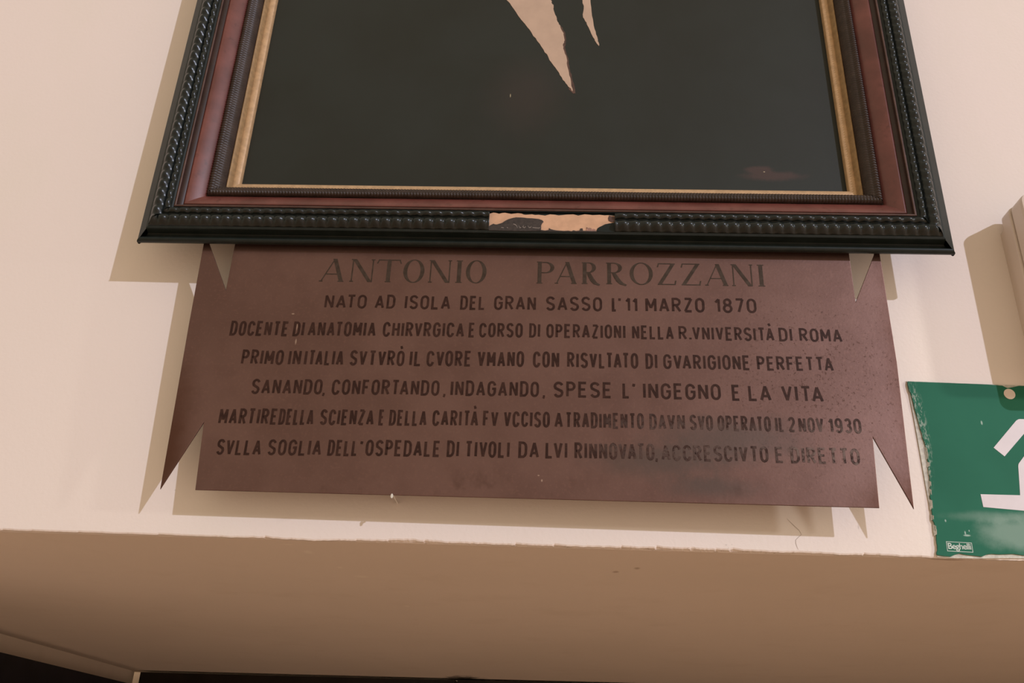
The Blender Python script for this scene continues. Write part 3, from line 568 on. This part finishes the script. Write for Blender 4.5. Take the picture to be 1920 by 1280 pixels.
TEXT = [
 [('A', -0.2258, -0.2001, 0.4222, 0.4225, 0.0256), ('N', -0.1961, -0.1727, 0.4225, 0.4227, 0.0254), ('T', -0.1703, -0.1469, 0.4227, 0.4229, 0.0253), ('O', -0.1443, -0.1236, 0.4229, 0.4231, 0.0251), ('N', -0.1193, -0.0973, 0.4231, 0.4233, 0.025), ('I', -0.0927, -0.0867, 0.4234, 0.4234, 0.0248), ('O', -0.0831, -0.0631, 0.4234, 0.4236, 0.0248), ('P', -0.0143, 0.0026, 0.424, 0.4242, 0.0243), ('A', 0.0033, 0.0257, 0.4242, 0.4244, 0.0242), ('R', 0.0292, 0.0462, 0.4244, 0.4245, 0.024), ('R', 0.0527, 0.0718, 0.4246, 0.4247, 0.0238), ('O', 0.0752, 0.0974, 0.4248, 0.4248, 0.0238), ('Z', 0.1016, 0.1193, 0.4249, 0.4249, 0.0237), ('Z', 0.1244, 0.1429, 0.4249, 0.4249, 0.0238), ('A', 0.1469, 0.1705, 0.4249, 0.4249, 0.0238), ('N', 0.1725, 0.193, 0.4249, 0.4249, 0.0239), ('I', 0.1974, 0.2037, 0.4249, 0.4249, 0.0239)],
 [('NATO', -0.217, -0.1766, 0.3934, 0.3937, 0.0149), ('AD', -0.1684, -0.149, 0.3938, 0.3939, 0.015), ('ISOLA', -0.1397, -0.0959, 0.3939, 0.3942, 0.0151), ('DEL', -0.0865, -0.0625, 0.3943, 0.3945, 0.0151), ('GRAN', -0.0542, -0.0143, 0.3945, 0.3948, 0.0152), ('SASSO', -0.0047, 0.0485, 0.3948, 0.3952, 0.0153), ("L'", 0.0577, 0.0665, 0.3953, 0.3953, 0.0153), ('11', 0.0703, 0.0818, 0.3953, 0.3954, 0.0153), ('MARZO', 0.0894, 0.145, 0.3955, 0.3958, 0.0155), ('1870', 0.1543, 0.1935, 0.3959, 0.3962, 0.0155)],
 [('DOCENTE', -0.3038, -0.248, 0.3622, 0.3629, 0.0157), ('DI', -0.2435, -0.233, 0.363, 0.3631, 0.0156), ('ANATOMIA', -0.2292, -0.1647, 0.3632, 0.3641, 0.0156), ('CHIRVRGICA', -0.158, -0.0811, 0.3642, 0.3652, 0.0155), ('E', -0.0768, -0.0708, 0.3653, 0.3654, 0.0155), ('CORSO', -0.0669, -0.026, 0.3654, 0.366, 0.0152), ('DI', -0.0199, -0.0096, 0.3661, 0.3662, 0.0149), ('OPERAZIONI', -0.0038, 0.07, 0.3662, 0.3667, 0.0146), ('NELLA', 0.0762, 0.1148, 0.3667, 0.3669, 0.0143), ('R.', 0.1194, 0.1312, 0.3669, 0.3669, 0.0142), ('VNIVERSIT`', 0.1321, 0.2074, 0.3669, 0.3672, 0.0141), ('DI', 0.2118, 0.2239, 0.3672, 0.3672, 0.014), ('ROMA', 0.2306, 0.2695, 0.3673, 0.3674, 0.0139)],
 [('PRIMO', -0.2879, -0.2484, 0.3326, 0.3331, 0.0154), ('IN', -0.2437, -0.232, 0.3331, 0.3333, 0.0155), ('ITALIA', -0.2287, -0.1918, 0.3333, 0.3338, 0.0156), ('SVTVR^', -0.186, -0.135, 0.3338, 0.3345, 0.0157), ('IL', -0.1301, -0.119, 0.3345, 0.3347, 0.0159), ('CVORE', -0.1143, -0.0726, 0.3347, 0.3353, 0.016), ('VMANO', -0.067, -0.0239, 0.3353, 0.3358, 0.0162), ('CON', -0.0156, 0.0086, 0.3358, 0.336, 0.0163), ('RISVLTATO', 0.0159, 0.0812, 0.3361, 0.3366, 0.0157), ('DI', 0.0879, 0.0987, 0.3367, 0.3368, 0.0154), ('GVARIGIONE', 0.1041, 0.1831, 0.3368, 0.3375, 0.0149), ('PERFETTA', 0.1894, 0.2582, 0.3375, 0.3381, 0.0142)],
 [('SANANDO', -0.2737, -0.2082, 0.3033, 0.3043, 0.0152), (',', -0.2075, -0.2055, 0.3043, 0.3043, 0.0152), ('CONFORTANDO', -0.1993, -0.1003, 0.3044, 0.3058, 0.0152), (',', -0.0966, -0.0946, 0.3058, 0.3059, 0.0151), ('INDAGANDO', -0.09, -0.0094, 0.3059, 0.3066, 0.0152), (',', -0.0059, -0.004, 0.3066, 0.3066, 0.0154), ('SPESE', 0.0039, 0.0566, 0.3067, 0.307, 0.0156), ("L'", 0.0663, 0.0783, 0.307, 0.3071, 0.0157), ('INGEGNO', 0.0849, 0.1546, 0.3071, 0.3073, 0.0157), ('E', 0.1646, 0.172, 0.3073, 0.3074, 0.0156), ('LA', 0.1794, 0.1995, 0.3074, 0.3075, 0.0156), ('VITA', 0.209, 0.2458, 0.3075, 0.3076, 0.0156)],
 [('MARTIRE', -0.2989, -0.2454, 0.2734, 0.2743, 0.0155), ('DELLA', -0.244, -0.2122, 0.2743, 0.2748, 0.0154), ('SCIENZA', -0.2063, -0.1575, 0.2749, 0.2757, 0.0152), ('E', -0.1531, -0.148, 0.2757, 0.2758, 0.0152), ('DELLA', -0.1436, -0.1097, 0.2759, 0.2764, 0.0151), ('CARIT`', -0.1045, -0.0632, 0.2765, 0.277, 0.0152), ('FV', -0.059, -0.0453, 0.277, 0.2771, 0.015), ('VCCISO', -0.0403, 0.001, 0.2772, 0.2775, 0.0151), ('A', 0.0052, 0.0127, 0.2775, 0.2775, 0.0151), ('TRADIMENTO', 0.0148, 0.0848, 0.2776, 0.278, 0.0151), ('DA', 0.0898, 0.1046, 0.2781, 0.2781, 0.0148), ('VN', 0.1057, 0.1212, 0.2781, 0.2782, 0.0148), ('SVO', 0.1255, 0.1459, 0.2782, 0.2783, 0.0146), ('OPERATO', 0.1502, 0.1968, 0.2783, 0.2784, 0.0144), ('IL', 0.2007, 0.2087, 0.2785, 0.2785, 0.0143), ('2', 0.212, 0.2182, 0.2785, 0.2785, 0.0143), ('NOV', 0.2212, 0.243, 0.2785, 0.2786, 0.0142), ('1930', 0.2472, 0.2758, 0.2786, 0.2787, 0.0141)],
 [('SVLLA', -0.2958, -0.2556, 0.2445, 0.2452, 0.0148), ('SOGLIA', -0.2496, -0.2015, 0.2453, 0.2461, 0.0149), ("DELL'", -0.1958, -0.1645, 0.2462, 0.2467, 0.0149), ('OSPEDALE', -0.162, -0.0954, 0.2468, 0.2477, 0.0151), ('DI', -0.0896, -0.0788, 0.2478, 0.2479, 0.0153), ('TIVOLI', -0.0735, -0.034, 0.2479, 0.2484, 0.0153), ('DA', -0.0262, -0.008, 0.2485, 0.2486, 0.0153), ('LVI', -0.0023, 0.0169, 0.2487, 0.2489, 0.0154), ('RINNOVATO', 0.0232, 0.0933, 0.2489, 0.2495, 0.0155), (',', 0.0941, 0.0958, 0.2495, 0.2495, 0.0153), ('ACCRESCIVTO', 0.0994, 0.1922, 0.2495, 0.2499, 0.0148), ('E', 0.1982, 0.2054, 0.2499, 0.2499, 0.0148), ('DIRETTO', 0.2115, 0.2708, 0.2499, 0.2498, 0.015)]]

for i, row in enumerate(TEXT):
    vs, fs = [], []
    for s, xa, xb, za, zb, H in row:
        xa, xb, za, zb, H = (q * PK for q in (xa, xb, za, zb, H))
        if i == 0: serif(s, xa, xb, (za + zb) / 2, H, vs, fs, pw + 0.00015)
        elif s == ',': stroke([(xa + (xb - xa) * .6, za + .0018), (xa + (xb - xa) * .6, za + .0002), (xa + (xb - xa) * .3, za - .0012)], 0.0019, vs, fs, pw + 0.00015)
        else: word(s, xa, xb, za, zb, H, vs, fs, pw + 0.00015)
    o = mesh('inscription_line', vs, fs, M['ink_big'] if i == 0 else M['ink'], pl)
    if i == 0: o['label'] = 'name in large serif capitals'
# neither hangs quite parallel to the wall: the right side stands out a little, and so does the top of the plaque
def lean(root, sx, sz, zref):
    for o in root.children:
        for v in o.data.vertices:
            w = -v.co.y; z = v.co.z - EYE
            if w < 0.006: continue
            dw = (z - zref) * sz + (v.co.x + 0.014) * sx; k = (0.8 - w - dw) / (0.8 - w)
            v.co = (v.co.x * k, -(w + dw), z * k + EYE)
lean(pl, 0.0075, 0.022, 0.212); lean(fr, 0.0075, 0.0, 0)
# ------------------------------------------------------------------ nail under the plaque
nl = thing('nail', 'small bright steel nail just under the lower edge of the copper plaque', 'nail', V(-0.1354, 0.0, 0.2106))
def rod(name, x, z, w0, w1, r, mat, parent, n=12):
    vs = [(x + r * math.cos(2 * math.pi * a / n), -w, z + EYE + r * math.sin(2 * math.pi * a / n)) for w in (w0, w1) for a in range(n)]
    return mesh(name, vs, [(i, (i + 1) % n, (i + 1) % n + n, i + n) for i in range(n)] + [tuple(range(n)), tuple(range(n, 2 * n))], mat, parent)
rod('shaft', -0.1354, 0.2152, -0.002, 0.0314, 0.0008, M['steel'], nl)
slab('nail_head', [(-0.1354 + 0.0011 * math.cos(a * math.pi / 8), 0.2126 + 0.0021 * math.sin(a * math.pi / 8)) for a in range(16)], 0.0332, 0.0340, M['steel'], nl, bevel=0.0002)
box('bent_tip', -0.1359, -0.1349, 0.0300, 0.0334, 0.2122, 0.2134, M['steel'], nl)
# ------------------------------------------------------------------ emergency exit sign
sg = thing('exit_sign', 'green exit sign with white running figure and torn left edge, right of the plaque', 'sign', V(0.50, 0.0, 0.18))
SR = 0.655
green = [(0.3376, 0.3451), (0.3392, 0.3299), (0.3408, 0.3116), (0.3428, 0.2936), (0.3445, 0.2830), (0.3444, 0.2673), (0.3432, 0.2485), (0.3414, 0.2333), (0.3402, 0.2149), (0.3408, 0.2036), (0.3403, 0.1923), (0.3386, 0.1821)]
lft = []
for (a, b), (c, d) in zip(green, green[1:]):
    for k in range(5): t = k / 5; lft.append((a + (c - a) * t + random.uniform(-.0005, .0005), b + (d - b) * t))
bot = [(0.3386, 0.1821), (0.3444, 0.1813), (0.3503, 0.181), (0.3540, 0.1828), (0.3585, 0.184), (0.3620, 0.1832), (0.3651, 0.1828), (0.3769, 0.1818), (0.3815, 0.1838), (0.3857, 0.1844), (0.3914, 0.1841), (0.4039, 0.1849), (0.4127, 0.1839)] + [(0.43 + 0.02 * k, 0.184 + random.uniform(-.001, .001)) for k in range(12)] + [(SR, 0.184)]
film = lft + bot + [(SR, 0.340), (0.4449, 0.3430), (0.4400, 0.3430), (0.4340, 0.3414), (0.4290, 0.3405), (0.4250, 0.3428), (0.4117, 0.3437)]
bk = [(0.3375, 0.3461), (0.338, 0.3303), (0.3386, 0.3064), (0.339, 0.2764), (0.3392, 0.2418), (0.3398, 0.2152), (0.3401, 0.1925), (0.339, 0.1806), (0.352, 0.1800), (0.375, 0.1803), (0.3950, 0.1812), (0.4127, 0.1815), (SR, 0.1815), (SR, 0.341), (0.4117, 0.3445)]
slab('backing_sheet', bk, 0.0002, 0.0010, M['backing'], sg)['label'] = 'torn whitish backing showing along the left edge'
slab('sign_film', film, 0.0010, 0.0022, M['sign'], sg)
def tri(name, pts, mat, lab=None, w=0.0024):
    o = slab(name, pts, 0.0020, w, mat, sg)
    if lab: o['label'] = lab
    return o
rod('screw_hole', 0.4298, 0.3344, 0.0020, 0.0025, 0.0052, M['plastic'], sg, 24)['label'] = 'round cream spot at the top'
# running figure: trailing arm, trailing leg and the rest of the body beyond the edge of the photograph
tri('pictogram_arm', [(0.4052, 0.2812), (0.4134, 0.2731), (0.4353, 0.2955), (0.4560, 0.2955), (0.4560, 0.3096), (0.4342, 0.3096), (0.4328, 0.3093), (0.4306, 0.3080)], M['white'], 'white bent arm of the running figure')
tri('pictogram_leg', [(0.3855, 0.2372), (0.4200, 0.2372), (0.4237, 0.2640), (0.4243, 0.2660), (0.4251, 0.2672), (0.4309, 0.2738), (0.4560, 0.2800), (0.4560, 0.2640), (0.4400, 0.2560), (0.4370, 0.2232), (0.4207, 0.2232), (0.3858, 0.2256)], M['white'], 'white trailing leg of the running figure')
tri('pictogram_body', [(0.4560, 0.3096), (0.4900, 0.3096), (0.5150, 0.2900), (0.5380, 0.2900), (0.5380, 0.2800), (0.5100, 0.2790), (0.4950, 0.2900), (0.4900, 0.2700), (0.5200, 0.2500), (0.5260, 0.2050), (0.5140, 0.2050), (0.5080, 0.2430), (0.4700, 0.2600), (0.4560, 0.2700)], M['white'])
rod('pictogram_head', 0.4930, 0.3250, 0.0020, 0.0024, 0.0105, M['white'], sg, 24)
def ring(name, pts, th, mat, w0, w1):
    cx = sum(p[0] for p in pts) / 4; cz = sum(p[1] for p in pts) / 4; vs = []
    for x, z in pts: vs.append(V(x, w1, z))
    for x, z in pts: vs.append(V(x + (th if x < cx else -th), w1, z + (th if z < cz else -th)))
    return mesh(name, vs, [(i, (i + 1) % 4, (i + 1) % 4 + 4, i + 4) for i in range(4)], mat, sg)
ring('maker_label_border', [(0.3481, 0.1941), (0.3700, 0.1935), (0.3698, 0.1849), (0.3478, 0.1855)], 0.0005, M['label'], 0.002, 0.00235)
c = bpy.data.curves.new('t', 'FONT'); c.body = 'Beghelli'; c.size = 0.0074; c.offset = 0.00010; c.space_character = 0.90; c.align_x = 'CENTER'
to = bpy.data.objects.new('t', c); S.collection.objects.link(to); bpy.context.view_layer.update()
me = bpy.data.meshes.new_from_object(to.evaluated_get(bpy.context.evaluated_depsgraph_get())); bpy.data.objects.remove(to)
xsn = [v.co.x for v in me.vertices]; wt = max(xsn) - min(xsn); cxn = (max(xsn) + min(xsn)) / 2
for v in me.vertices: x, y = v.co.x, v.co.y; v.co = V(0.35895 + (x - cxn) * 0.0196 / wt, 0.00236, 0.1876 + y * 1.0)
me.materials.clear(); me.materials.append(M['label'])
to = bpy.data.objects.new('maker_label_text', me); S.collection.objects.link(to); adopt(to, sg)
# torn paper curls on the left and bottom edges
for k in range(11):
    z = 0.20 + 0.125 * k / 16 + random.uniform(-.003, .003); x = lerp([(b_, a_) for a_, b_ in reversed(green)], z) - 0.0004
    h = random.uniform(.004, .010); vs = [V(x - .0013, .0011, z - h / 2), V(x + .0010, .0024, z - h / 3), V(x + .0013, .0028, z + h / 4), V(x - .0006, .0012, z + h / 2)]
    mesh('paper_flake', vs + [(a, b_ + .0006, c_) for a, b_, c_ in vs], [(0, 1, 2, 3), (4, 5, 6, 7), (0, 1, 5, 4), (1, 2, 6, 5), (2, 3, 7, 6), (3, 0, 4, 7)], M['backing'], sg)
# ------------------------------------------------------------------ emergency light
em = thing('emergency_light', 'cream plastic emergency light box with rounded corners, above the green sign at the right edge', 'lamp', V(0.60, 0.0, 0.335))
slab('mounting_plate', rounded(0.4564, 0.800, 0.345, 0.5138, 0.004), 0.0, 0.010, M['plastic'], em, bevel=0.001)
slab('housing', rounded(0.4552, 0.808, 0.338, 0.5285, 0.008), 0.010, 0.025, M['plastic'], em, bevel=0.0015)
slab('seam', rounded(0.4585, 0.804, 0.341, 0.5270, 0.008), 0.025, 0.0275, M['plastic_dark'], em)
slab('diffuser_cover', rounded(0.4568, 0.806, 0.339, 0.5300, 0.010), 0.0275, 0.048, M['plastic'], em, bevel=0.004)
